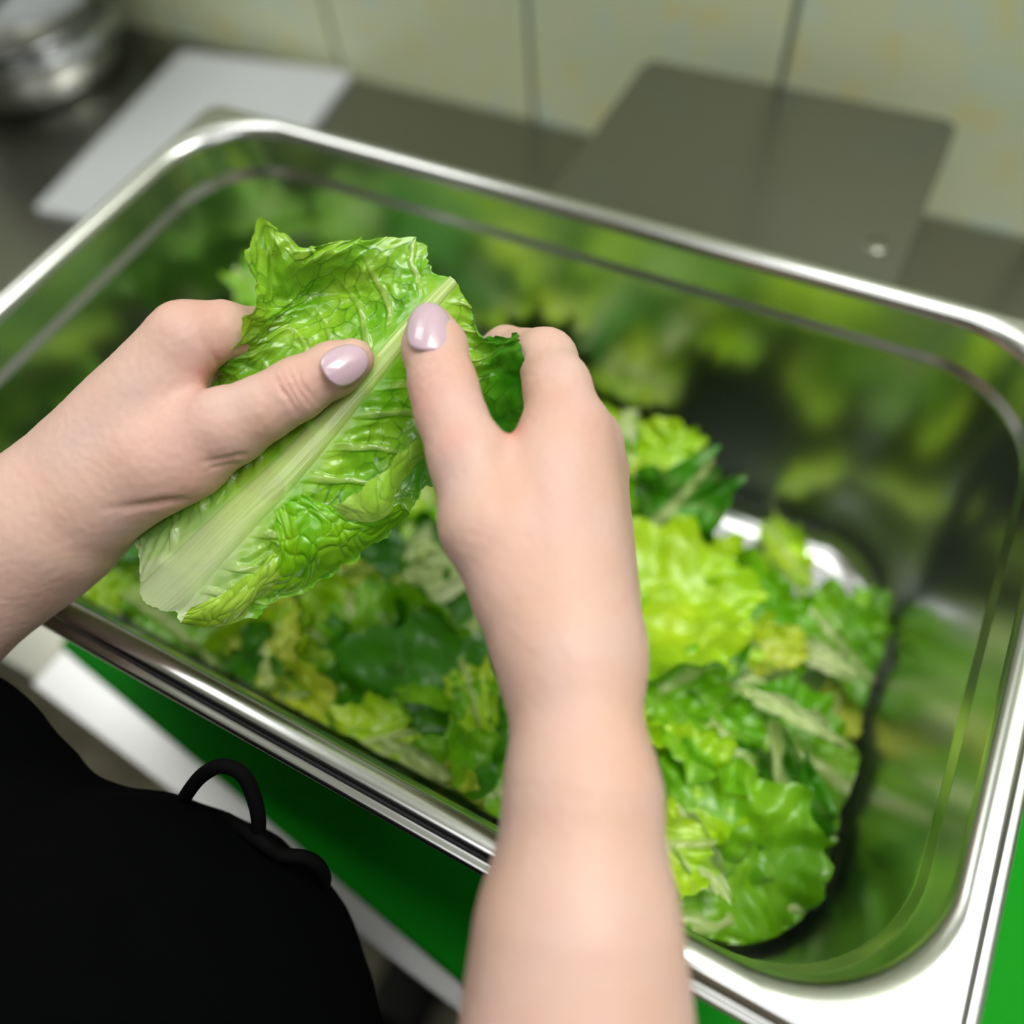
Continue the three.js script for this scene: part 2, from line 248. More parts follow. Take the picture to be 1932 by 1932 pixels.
{
  const nu = 420, nv = 400, P = sheetFrom(LEAF, nu, nv), W = nv + 1, mid = nv / 2;
  // metric coordinates: a along the rib, b signed distance across
  const A = new Float32Array(P.length), B = new Float32Array(P.length);
  let acc = 0;
  for (let i = 0; i <= nu; i++) {
    if (i) acc += Math.hypot(...[0, 1, 2].map((k) => P[i * W + mid][k] - P[(i - 1) * W + mid][k]));
    for (const s of [-1, 1]) { let d = 0; for (let j = mid; j >= 0 && j <= nv; j += s) { const q = i * W + j; if (j !== mid) d += Math.hypot(...[0, 1, 2].map((k) => P[q][k] - P[q - s][k])); B[q] = s * d; A[q] = acc; } }
  }
  const g0 = gridGeo(P, nu, nv), N = g0.attributes.normal;
  const cam = camera.position; let sgn = 0; { const q = (nu >> 1) * W + mid; sgn = Math.sign((cam.x - P[q][0]) * N.getX(q) + (cam.y - P[q][1]) * N.getY(q) + (cam.z - P[q][2]) * N.getZ(q)); }
  const cols = [], Q = [], L = acc;
  const cBlade = lin(122, 190, 30), cDark = lin(48, 138, 12), cLight = lin(172, 216, 62), cRib = lin(212, 230, 150), cBase = lin(200, 212, 168), cVeinDark = lin(58, 124, 18);
  for (let i = 0; i <= nu; i++) for (let j = 0; j <= nv; j++) {
    const q = i * W + j, a = A[q] * 1000, b = B[q] * 1000, u = A[q] / L, v = j / nv * 2 - 1, ab = Math.abs(b);
    // rib
    const rw = mix(10.5, 2.2, Math.pow(u, 0.7)), ribProfile = Math.pow(Math.max(0, 1 - (ab / rw) ** 2), 0.75);
    const rib = smooth(rw * 1.3, rw * 0.6, ab);
    // side veins: they leave the rib and run outwards and on towards the tip
    let vein = 0, veinH = 0;
    const slope = b < 0 ? 0.8 : 0.85;
    for (let k = 0; k < 11; k++) {
      const a0 = 8 + k * 14.5 + (b < 0 ? 5 : 0) + 3 * hash2(k, b < 0 ? 1 : 2, 3), aw = a0 + slope * ab - 0.002 * ab * ab + 1.6 * noise.noise(ab * 0.11, k * 3.1, b < 0 ? 4.4 : 8.8);
      const d = Math.abs(a - aw) * 0.82, w = mix(2.0, 0.45, clamp(ab / 34, 0, 1)) * (k > 8 ? 0.6 : 1);
      vein = Math.max(vein, smooth(w * 1.3, w * 0.45, d)); veinH = Math.max(veinH, Math.sqrt(Math.max(0, 1 - (d / (w * 1.3)) ** 2)) * w);
    }
    vein *= smooth(44, 10, ab) * 0.95;
    const wx = a + 1.3 * noise.noise(a * 0.2, b * 0.2, 1.7), wy = b + 1.3 * noise.noise(a * 0.2, b * 0.2, 6.7);
    const [f1, f2] = cells(wx / 7.6 + 0.5 * noise.noise(a * 0.09, b * 0.09, 3.1), wy / 5.6, 3), [g1, g2] = cells(wx / 2.1, wy / 2.1, 9);
    const net = smooth(0.13, 0.02, f2 - f1), fine = smooth(0.16, 0.03, g2 - g1);
    const blister = clamp((f2 - f1) * 1.6, 0, 1);
    const away = smooth(rw * 0.9, rw * 0.9 + 9, ab), green = smooth(0.1, 0.5, u + ab / 110), edge = smooth(0.72, 1, Math.abs(v));
    let h = 0; // height towards the viewer, mm
    h += 1.7 * (1 - 0.55 * u) * ribProfile + 0.12 * noise.noise(a * 0.04, b * 1.6, 6.6) * rib + 0.75 * veinH * smooth(50, 20, ab) * away;
    h += away * (0.08 + 0.24 * green) * (0.5 - blister);
    const wob = 4.5 * noise.noise(a * 0.045, b * 0.045, 9.1), late = smooth(0.28, 0.5, u), amp = 0.4 + 0.9 * Math.abs(noise.noise(a * 0.05, b * 0.08, 5.7));
    h += away * amp * smooth(34, 10, ab) * (0.42 * late * Math.sin((a - slope * ab) * 1.05 + wob) * (b > 0 ? 1 : 0.4) + 0.5 * (1 - late) * Math.sin((ab - 0.36 * a) * 1.25 + wob));
    h += smooth(-0.5, -0.75, v) * smooth(0.55, 0.7, u) * 1.5 * noise.noise(a * 0.22, b * 0.22, 3.9);
    h += smooth(0.45, 0.8, v) * smooth(0.6, 0.75, u) * 2.6 * noise.noise(a * 0.13, b * 0.07, 8.3);
    h += away * (1.3 * noise.noise(a * 0.075, b * 0.075, 2.2) + 0.9 * noise.noise(a * 0.19, b * 0.16, 5.2)) * (0.4 + green);
        h += edge * (v < 0 || u > 0.65 ? 1 : 0.3) * 1.6 * Math.sin(a * 0.3 + 3 * noise.noise(a * 0.05, v * 2, 7.7)) * smooth(0.05, 0.25, u);
    h *= 0.001;
    const n = [N.getX(q) * sgn, N.getY(q) * sgn, N.getZ(q) * sgn];
    let p = [P[q][0] + n[0] * h, P[q][1] + n[1] * h, P[q][2] + n[2] * h];
    // torn and frilled outline
    const jag = (x, k) => 0.003 * noise.noise(x * 0.13, k, 0.3) + 0.0009 * noise.noise(x * 0.5, k, 4.3);
    if (j < 22 || j > nv - 22) { const q2 = j < 22 ? q + 1 : q - 1, d = [0, 1, 2].map((k) => P[q][k] - P[q2][k]), l = Math.hypot(...d) + 1e-9, e = (j < 22 ? 1 - j / 22 : 1 - (nv - j) / 22) * jag(a, v); p = p.map((x, k) => x + d[k] / l * e * 1.6); }
    if (i > nu - 20) { const q2 = q - W, d = [0, 1, 2].map((k) => P[q][k] - P[q2][k]), l = Math.hypot(...d) + 1e-9, e = (1 - (nu - i) / 20) * jag(b, 7.7); p = p.map((x, k) => x + d[k] / l * e * 1.6); }
    if (i < 14) { const q2 = q + W, d = [0, 1, 2].map((k) => P[q][k] - P[q2][k]), l = Math.hypot(...d) + 1e-9, e = (1 - i / 14) * jag(b, 3.7); p = p.map((x, k) => x + d[k] / l * e); }
    Q.push(p);
    // colour
    const tone = fbm(a * 0.05, b * 0.05, 3.1, 3);
    let c = lerp3(cBlade, cLight, clamp(0.35 + tone * 1.3, 0, 1));
    c = lerp3(c, cDark, clamp(smooth(0.4, 0.8, v) * (0.35 + 0.55 * smooth(0.5, 0.68, u)) - tone * 0.4 + smooth(-0.4, -0.8, v) * smooth(0.75, 0.5, u) * 0.35, 0, 1));
    c = lerp3(c, cLight, smooth(-0.76, -0.9, v) * smooth(0.55, 0.7, u) * 0.6);
    c = lerp3(c, cVeinDark, (net * clamp(0.5 + 0.8 * noise.noise(a * 0.1, b * 0.1, 12.1), 0.1, 0.85) + fine * 0.16) * away * (0.3 + 0.7 * green));
    c = lerp3(c, lin(178, 204, 110), vein * 0.85 * away);
    const streak = 0.5 + 0.9 * noise.noise((a - 1.6 * ab) * 0.05, (a * 0.35 + ab) * 0.42, b < 0 ? 2.2 : 6.2); c = lerp3(c, cBase, clamp((1 - green) * (0.55 + 0.6 * streak) * smooth(0.62, 0.15, u), 0, 0.95));
    c = lerp3(c, lerp3(cRib, cBase, smooth(0.35, 0.05, u)), rib * mix(0.95, 0.75, u));
    c = lerp3(c, lin(170, 196, 118), rib * 0.25 * clamp(0.5 + 0.8 * noise.noise(a * 0.03, b * 1.1, 4.1), 0, 1));
    cols.push(c);
  }
  const front = gridGeo(Q, nu, nv, cols);
  const m = phys({ vertexColors: true, roughness: 0.27, transmission: 0.26, thickness: 0, side: THREE.DoubleSide, specularIntensity: 0.9, clearcoat: 0.35, clearcoatRoughness: 0.18 });
  const t = thing('lettuce_leaf', 'whole green romaine leaf with pale rib held by both hands', 'lettuce leaf', P[(nu >> 1) * W + mid]);
  front.translate(...P[(nu >> 1) * W + mid].map((x) => -x));
  part('blade', front, m, t);
  const O = P[(nu >> 1) * W + mid].map((x) => -x);
  function fold(ctrl, seed, ca, cb, bl, ruff) { // a strip of the edge turned over towards the cook
    const a = 150, b = 90, F = sheetFrom(ctrl, a, b), G = gridGeo(F, a, b), NN = G.attributes.normal, cc = [], out = [];
    let sg = 0; for (let q = 0; q < F.length; q += 37) sg += (cam.x - F[q][0]) * NN.getX(q) + (cam.y - F[q][1]) * NN.getY(q) + (cam.z - F[q][2]) * NN.getZ(q); sg = Math.sign(sg);
    const len = Math.hypot(...sub3(F[0], F[a * (b + 1)])) * 1000, wid = Math.hypot(...sub3(F[(a >> 1) * (b + 1)], F[(a >> 1) * (b + 1) + b])) * 1000;
    for (let i = 0; i <= a; i++) for (let j = 0; j <= b; j++) {
      const q = i * (b + 1) + j, x = i / a * len, y = j / b * wid, wx = x + 1.2 * noise.noise(x * 0.2, y * 0.2, seed), wy = y + 1.2 * noise.noise(x * 0.2, y * 0.2, seed + 4);
      const [f1, f2] = cells(wx / 6 + 1.1 * noise.noise(x * 0.08, y * 0.08, seed + 6), wy / 6 + 1.1 * noise.noise(x * 0.08, y * 0.08, seed + 9), seed), [e1, e2] = cells(wx / 2.2, wy / 2.2, seed + 3), inner = j / b;
      let h = bl * (Math.sqrt(clamp((f2 - f1) * 1.5, 0, 1)) - 0.6) + 0.7 * noise.noise(x * 0.12, y * 0.12, seed + 8) + ruff * smooth(0.5, 1, inner) * Math.sin(x * 0.5 + 3 * noise.noise(x * 0.07, 1.5, seed));
      h *= 0.001 * smooth(0, 0.15, inner);
      let p = [F[q][0] + NN.getX(q) * sg * h, F[q][1] + NN.getY(q) * sg * h, F[q][2] + NN.getZ(q) * sg * h];
      const d = sub3(F[q], F[j ? q - 1 : q + 1]), l = Math.hypot(...d) + 1e-9, e = smooth(0.6, 1, inner) * (0.0022 * noise.noise(x * 0.2, seed, 0.3) + 0.0016 * Math.abs(noise.noise(x * 0.55, seed, 4.3))); if (j) p = p.map((w, k) => w + d[k] / l * e);
      out.push(p);
      let c = lerp3(ca, cb, clamp(0.45 + 1.3 * fbm(x * 0.07, y * 0.07, seed, 3), 0, 1)); c = lerp3(c, cVeinDark, smooth(0.12, 0.02, f2 - f1) * clamp(0.22 + 0.5 * noise.noise(x * 0.1, y * 0.1, seed + 2), 0.02, 0.5) + smooth(0.16, 0.03, e2 - e1) * 0.1); cc.push(c);
    }
    const g = gridGeo(out, a, b, cc); g.translate(...O); part('folded_edge', g, m, t);
  }
  fold([
    [[-0.0202,0.027,0.1409], [-0.018,0.0303,0.1399], [-0.0165,0.0329,0.1384], [-0.0156,0.0347,0.1365]], [[-0.0097,0.0263,0.1374], [-0.0075,0.0329,0.1344], [-0.0064,0.0366,0.1309], [-0.0059,0.0386,0.1266]],
    [[-0.0007,0.0268,0.1301], [0.0011,0.0349,0.1268], [0.0013,0.0391,0.1228], [0.0009,0.0416,0.1182]], [[0.0018,0.0301,0.1218], [0.0052,0.0377,0.1184], [0.0061,0.0428,0.1145], [0.0054,0.0451,0.1104]],
    [[0.01,0.031,0.1141], [0.0114,0.0389,0.1114], [0.0105,0.0433,0.1081], [0.0082,0.0471,0.1045]], [[0.0155,0.0322,0.1079], [0.0142,0.0402,0.1046], [0.0116,0.045,0.1016], [0.0085,0.0485,0.0993]]], 11, lin(160, 206, 44), lin(182, 214, 84), 0.5, 0.7);
  fold([
    [[0.0049,0.0304,0.119], [0.0087,0.0415,0.113], [0.0086,0.048,0.1071], [0.0059,0.0525,0.1024]], [[0.0136,0.0309,0.1119], [0.0153,0.0445,0.107], [0.0108,0.0523,0.1018], [0.004,0.0566,0.0979]],
    [[0.0201,0.0329,0.1033], [0.0206,0.0473,0.1001], [0.0162,0.0549,0.0951], [0.0091,0.0598,0.0904]], [[0.0267,0.0353,0.0939], [0.0263,0.0476,0.0931], [0.0228,0.0539,0.0902], [0.0174,0.0572,0.0874]],
    [[0.0328,0.0379,0.0844], [0.0322,0.0471,0.0852], [0.0299,0.0514,0.0853], [0.025,0.0541,0.0858]], [[0.0397,0.0418,0.072], [0.0392,0.0484,0.0732], [0.0366,0.0521,0.0746], [0.0322,0.0539,0.0764]]], 23, lin(112, 188, 14), lin(150, 208, 30), 1.0, 0.3);
  fold([
    [[0.0249,0.0528,0.0885], [0.0239,0.0555,0.0884], [0.0229,0.0582,0.0884], [0.0219,0.06,0.0879]], [[0.0336,0.0515,0.0848], [0.0316,0.0559,0.0846], [0.0299,0.0592,0.0839], [0.0276,0.0617,0.0829]],
    [[0.0381,0.052,0.0785], [0.0366,0.0572,0.0785], [0.0342,0.0607,0.0778], [0.0312,0.0638,0.0762]], [[0.0366,0.0554,0.0705], [0.0364,0.0601,0.0706], [0.0353,0.0633,0.0697], [0.0342,0.0655,0.0684]],
    [[0.0377,0.0551,0.061], [0.0377,0.0597,0.0612], [0.0369,0.0626,0.0606], [0.0359,0.0646,0.0597]], [[0.0381,0.0541,0.0509], [0.0382,0.0576,0.051], [0.038,0.06,0.051], [0.0374,0.0616,0.0506]]], 37, lin(164, 214, 64), lin(192, 226, 108), 0.4, 0.5);
}

// ---------------------------------------------------------------- torn lettuce in the pan
const pieceTones = {
  dark: ['dark green crinkled lettuce piece lying in the steel pan', [40, 120, 4], [78, 156, 10]],
  mid: ['mid green lettuce piece lying in the steel pan', [100, 180, 8], [140, 202, 26]],
  lime: ['bright lime green lettuce piece lying in the steel pan', [158, 216, 4], [196, 228, 34]],
  pale: ['pale whitish green lettuce rib piece lying in the steel pan', [176, 204, 120], [214, 224, 178]],
  yellow: ['yellowish lettuce heart piece lying in the steel pan', [188, 212, 30], [216, 226, 84]],
};
const pieceMat = phys({ vertexColors: true, roughness: 0.36, transmission: 0.22, thickness: 0, side: THREE.DoubleSide, clearcoat: 0.3, clearcoatRoughness: 0.2 });
function pieceGeo(seed, tone, len, wid, curl, ruff, ribbed) {
  const r = rng(seed), n = 30, P = [], cols = [], so = r() * 50, [, c0, c1] = pieceTones[tone], ca = lin(...c0), cb = lin(...c1), cr = lin(196, 214, 140);
  const ph = r() * 6.28, bend = (r() - 0.5) * 1.2, ribOff = (r() - 0.5) * 0.5;
  for (let i = 0; i <= n; i++) for (let j = 0; j <= n; j++) {
    const s = i / n * 2 - 1, t = j / n * 2 - 1;
    // square to disc, then a torn outline
    let x = s * Math.sqrt(1 - t * t / 2), y = t * Math.sqrt(1 - s * s / 2); const rad = Math.hypot(x, y), an = Math.atan2(y, x);
    const out = 1 + 0.26 * noise.noise(Math.cos(an) * 1.2 + so, Math.sin(an) * 1.2, 1.5) + 0.2 * noise.noise(Math.cos(an) * 3.1, Math.sin(an) * 3.1 + so, 5.5) + 0.1 * noise.noise(Math.cos(an) * 8, Math.sin(an) * 8 + so, 7.5);
    x *= mix(1, out, rad); y *= mix(1, out, rad);
    const X = x * len / 2, Y = y * wid / 2, mmx = X * 1000, mmy = Y * 1000;
    let h = curl * len * 0.5 * (y * y * 0.9 - 0.3) + bend * 0.12 * len * x * x * (x > 0 ? 1 : -1);
    h += ruff * len * (0.085 * Math.pow(rad, 2.2) * Math.sin(an * 7 + ph + 3 * noise.noise(x * 2, y * 2, so)) + 0.05 * Math.pow(rad, 3) * Math.sin(an * 17 + ph * 2));
    h += ruff * 0.006 * noise.noise(mmx * 0.06, mmy * 0.06, so) + 0.0022 * noise.noise(mmx * 0.17, mmy * 0.17, so + 2);
    const [f1, f2] = cells(mmx / 8 + so, mmy / 6.5, 5); h -= 0.0016 * clamp((f2 - f1) * 1.4, 0, 1);
    let rib = 0; if (ribbed) { const d = Math.abs(mmy - ribOff * wid * 500); const w = ribbed * (1.1 - 0.5 * x); rib = smooth(w, w * 0.5, d); h += 0.0025 * Math.sqrt(Math.max(0, 1 - (d / w) ** 2)) * ribbed / 4; }
    P.push([X, h, Y]);
    let c = lerp3(ca, cb, clamp(0.5 + 1.3 * fbm(mmx * 0.035, mmy * 0.035, so, 3), 0, 1));
    c = lerp3(c, ca.map((v) => v * 0.7), smooth(0.14, 0.02, f2 - f1) * 0.4);
    const sv = ribbed ? smooth(0.16, 0.05, Math.abs(((mmx - 0.5 * Math.abs(mmy) + 400) / 13) % 1 - 0.5)) * 0.5 * smooth(40, 5, Math.abs(mmy)) : 0;
    c = lerp3(c, cr, clamp(rib * 0.85 + sv * 0.5, 0, 0.9)); cols.push(c);
  }
  return gridGeo(P, n, n, cols);
}
const pieceLib = {};
let seq = 0;
function piece(tone, variant, pos, size, yaw, pitch, roll, aspect = 1, label) {
  const key = tone + variant;
  if (!pieceLib[key]) {
    const pale = tone === 'pale', ribbed = pale ? 7 : variant % 2 ? 3.5 : 0;
    pieceLib[key] = pieceGeo(variant * 31 + tone.length * 7 + 3, tone, 0.06, pale ? 0.026 : 0.05, pale ? 0.35 : 0.15 + 0.15 * (variant % 3), pale ? 0.35 : 0.7, ribbed);
  }
  const g = pieceLib[key].clone(), k = size / 0.06;
  g.applyMatrix4(new THREE.Matrix4().compose(new THREE.Vector3(), new THREE.Quaternion().setFromEuler(new THREE.Euler(pitch, yaw, roll, 'YXZ')), new THREE.Vector3(k, k, k * aspect)));
  const p = g.attributes.position, HX = 0.2365, HZ = 0.134, R = 0.05; // leaves press against the pan's sides and floor
  for (let i = 0; i < p.count; i++) {
    let x = p.getX(i) + pos[0], y = Math.max(p.getY(i) + pos[1], -0.1965 + 0.0015 * Math.abs(noise.noise(i * 0.37, seq * 1.7, 0.5))), z = p.getZ(i) + pos[2];
    x = clamp(x, -HX, HX); z = clamp(z, -HZ, HZ); const ex = Math.abs(x) - (HX - R), ez = Math.abs(z) - (HZ - R);
    if (ex > 0 && ez > 0) { const l = Math.hypot(ex, ez); if (l > R) { x = Math.sign(x) * (HX - R + ex / l * R); z = Math.sign(z) * (HZ - R + ez / l * R); } }
    p.setXYZ(i, x - pos[0], y - pos[1], z - pos[2]);
  }
  g.computeVertexNormals(); seq++;
  const m = one('lettuce_piece', g, pieceMat, label ?? pieceTones[tone][0], 'lettuce', 'torn lettuce pieces in the pan'); m.position.set(...pos); return m;
}
const pileTop = (x, z) => { // height of the heap
  const ex = smooth(0.235, 0.13, x + 0.10 * smooth(0.02, -0.12, z) * 1.0), en = smooth(-0.15, -0.08, z + 0.0);
  return -0.19 + 0.095 * ex * (0.55 + 0.45 * en) + 0.02 * smooth(0.05, -0.2, x);
};
{
  const r = rng(77), tones = ['dark', 'mid', 'mid', 'lime', 'dark', 'mid', 'lime', 'dark', 'mid', 'lime', 'pale', 'yellow'];
  // the body of the heap
  for (let k = 0; k < 130; k++) {
    const x = -0.215 + 0.42 * r(), z = -0.115 + 0.235 * r(), top = pileTop(x, z); if (top < -0.18 || (x > 0.06 && z < -0.04) || x > 0.17) continue;
    const tone = tones[Math.floor(r() * tones.length)];
    piece(tone, Math.floor(r() * 4), [x, mix(-0.185, top, Math.pow(r(), 0.4)), z], (0.055 + 0.04 * r()) * (tone === 'pale' || tone === 'yellow' ? 0.55 : 1), r() * 6.28, (r() - 0.5) * 1.1, (r() - 0.5) * 1.1, 0.8 + 0.5 * r());
  }
  // pieces that can be told apart: tone, variant, position, size, yaw, pitch, roll, aspect
  const S = [
    ['dark', 1, [0.0976,-0.11,-0.048], .085, 1.2, .2, .9, .7], ['lime', 0, [0.0834,-0.105,-0.0898], .045, .4, .3, .2, .9],
    ['lime', 2, [0.1433,-0.15,-0.0549], .048, .8, .2, -.2, .9], ['lime', 1, [0.1689,-0.18,-0.1046], .052, -.75, .05, .1, .45],
    ['lime', 3, [0.1312,-0.12,0.0024], .065, .3, .3, .2, .9], ['mid', 1, [0.2171,-0.155,-0.0463], .062, -.4, .1, -.3, .75],
    ['mid', 2, [0.1645,-0.14,-0.03], .06, .2, .1, .1, 1], ['yellow', 0, [0.1774,-0.128,-0.0117], .034, .9, .3, .2, .8],
    ['pale', 1, [0.2029,-0.135,-0.0221], .036, -.1, .1, .2, .8], ['pale', 0, [0.167,-0.125,0.0141], .034, .2, .1, -.2, .8],
    ['mid', 3, [0.2026,-0.128,0.0397], .075, -.1, -.1, -.3, 1], ['yellow', 1, [0.2249,-0.16,-0.011], .036, 1.3, .2, -.6, .9],
    ['lime', 0, [0.1639,-0.105,0.0791], .05, .8, .2, .1, 1], ['mid', 0, [0.1902,-0.112,0.0957], .08, -.6, .2, -.3, .9],
    ['dark', 3, [0.2176,-0.13,0.0734], .085, -1.0, .1, -.7, .5], ['mid', 1, [0.1996,-0.12,0.1181], .075, .5, .4, -.3, .9],
    ['dark', 0, [0.2378,-0.15,0.0864], .05, -1.2, .2, -.6, .8], ['mid', 2, [0.155,-0.118,0.0488], .06, .3, .2, .2, .9],
    ['pale', 2, [0.177,-0.1,0.1044], .04, -.6, .1, .1, .7], ['pale', 3, [0.1967,-0.112,0.0237], .045, 0, .0, -.1, .5],
    ['mid', 0, [-0.0019,-0.095,0.0974], .07, .4, .2, .1, 1], ['dark', 2, [0.0421,-0.09,0.1109], .085, .9, .1, .1, 1],
    ['dark', 1, [0.0366,-0.098,0.0615], .075, 1.4, .2, -.1, .9], ['lime', 3, [0.0543,-0.088,0.0851], .045, -.8, .2, .2, .6],
    ['lime', 1, [-0.0466,-0.1,0.0838], .06, .1, .2, .1, .8], ['lime', 2, [-0.0539,-0.094,0.1183], .055, 1.2, .2, .3, .7],
    ['dark', 3, [-0.082,-0.1,0.1178], .065, .2, .1, .2, .9], ['mid', 3, [-0.109,-0.094,0.1302], .06, -.2, .3, -.2, .8],
    ['lime', 0, [-0.1653,-0.095,0.118], .05, .5, .4, -.5, .9], ['yellow', 2, [-0.0219,-0.09,0.1276], .04, .1, .2, .1, .7],
    ['lime', 3, [0.0183,-0.088,0.1346], .045, .7, .1, .1, .9], ['pale', 0, [0.0487,-0.086,0.135], .04, .1, .1, .2, .9],
    ['yellow', 3, [0.0695,-0.086,0.139], .038, -.3, .2, .1, .8], ['pale', 1, [0.0116,-0.088,0.0401], .04, 1.0, .3, .1, 1.3],
    ['yellow', 1, [-0.0532,-0.105,0.0613], .045, .4, .2, .2, .7], ['dark', 0, [-0.0293,-0.11,0.0453], .07, .6, .1, .1, 1],
    ['dark', 2, [-0.0335,-0.097,0.1152], .06, 1.9, .1, .2, .9], ['mid', 1, [0.0797,-0.088,0.1256], .055, .5, .2, -.2, .9],
    ['dark', 1, [-0.0423,-0.095,0.1388], .05, .5, .2, .2, .9], ['mid', 2, [0.0766,-0.09,0.105], .05, 2.5, .2, .2, .9],
    ['pale', 3, [-0.0142,-0.092,0.0773], .035, -.3, .1, .1, .8], ['mid', 3, [0.131,-0.112,0.0536], .06, .9, .2, .2, .9],
    ['dark', 2, [0.1896,-0.122,0.0676], .05, .2, .1, -.2, .8], ['lime', 1, [0.1583,-0.095,0.1148], .05, .5, .1, .2, .9],
    ['mid', 0, [0.2288,-0.165,-0.0693], .05, .7, .1, -.4, .8], ['mid', 2, [0.0184,-0.092,0.0826], .06, .2, .2, .2, .9],
  ];
  const own = { 0: "dark green lettuce piece rising beside the knuckles of the bent fingers", 1: "small lime lettuce piece crowning the dark one next to the knuckles", 3: "narrow lime lettuce strip on the bare shiny floor of the pan", 4: "broad bright lime blistered lettuce piece beside the right wrist", 5: "mid green lettuce piece with a pointed end facing the pan's short side", 7: "crumpled yellowish heart piece among the green ones away from the hands", 8: "pale stubby rib piece beside the crumpled yellow heart piece", 9: "pale short rib piece touching the crumpled yellow heart piece", 10: "large mid green piece with a pale rib lying across it", 11: "yellowish piece leaning at the heap's outer edge facing the pan's short side", 13: "large mid green piece beside the right forearm with a pale rib", 14: "long dark green folded lettuce piece at the heap's edge facing the pan corner", 15: "blistered mid green piece reaching down towards the pan's front corner", 16: "dark green piece at the foot of the heap facing the pan's round corner", 28: "glossy lime piece under the left wrist near the front rim", 33: "pale whitish piece below the right thumb's base" };
  S.forEach((a, i) => { a[3] *= 1.2; piece(...a, own[i]); });
}

// ---------------------------------------------------------------- the cook
const sub = (a, b) => [a[0] - b[0], a[1] - b[1], a[2] - b[2]], dot = (a, b) => a[0] * b[0] + a[1] * b[1] + a[2] * b[2];
function cone(a, b, r1, r2) { const ba = sub(b, a), l = dot(ba, ba) || 1e-12; return (x, y, z) => { const px = x - a[0], py = y - a[1], pz = z - a[2]; const t = clamp((px * ba[0] + py * ba[1] + pz * ba[2]) / l, 0, 1); const dx = px - ba[0] * t, dy = py - ba[1] * t, dz = pz - ba[2] * t; return Math.sqrt(dx * dx + dy * dy + dz * dz) - (r1 + (r2 - r1) * t); }; }
function ellipsoid(c, r) { return (x, y, z) => { const px = (x - c[0]) / r[0], py = (y - c[1]) / r[1], pz = (z - c[2]) / r[2]; const k0 = Math.sqrt(px * px + py * py + pz * pz), k1 = Math.sqrt(px * px / r[0] / r[0] + py * py / r[1] / r[1] + pz * pz / r[2] / r[2]); return k1 < 1e-9 ? -Math.min(...r) : k0 * (k0 - 1) / k1; }; }
const smin = (a, b, k) => { const h = Math.max(k - Math.abs(a - b), 0) / k; return Math.min(a, b) - h * h * k * 0.25; };
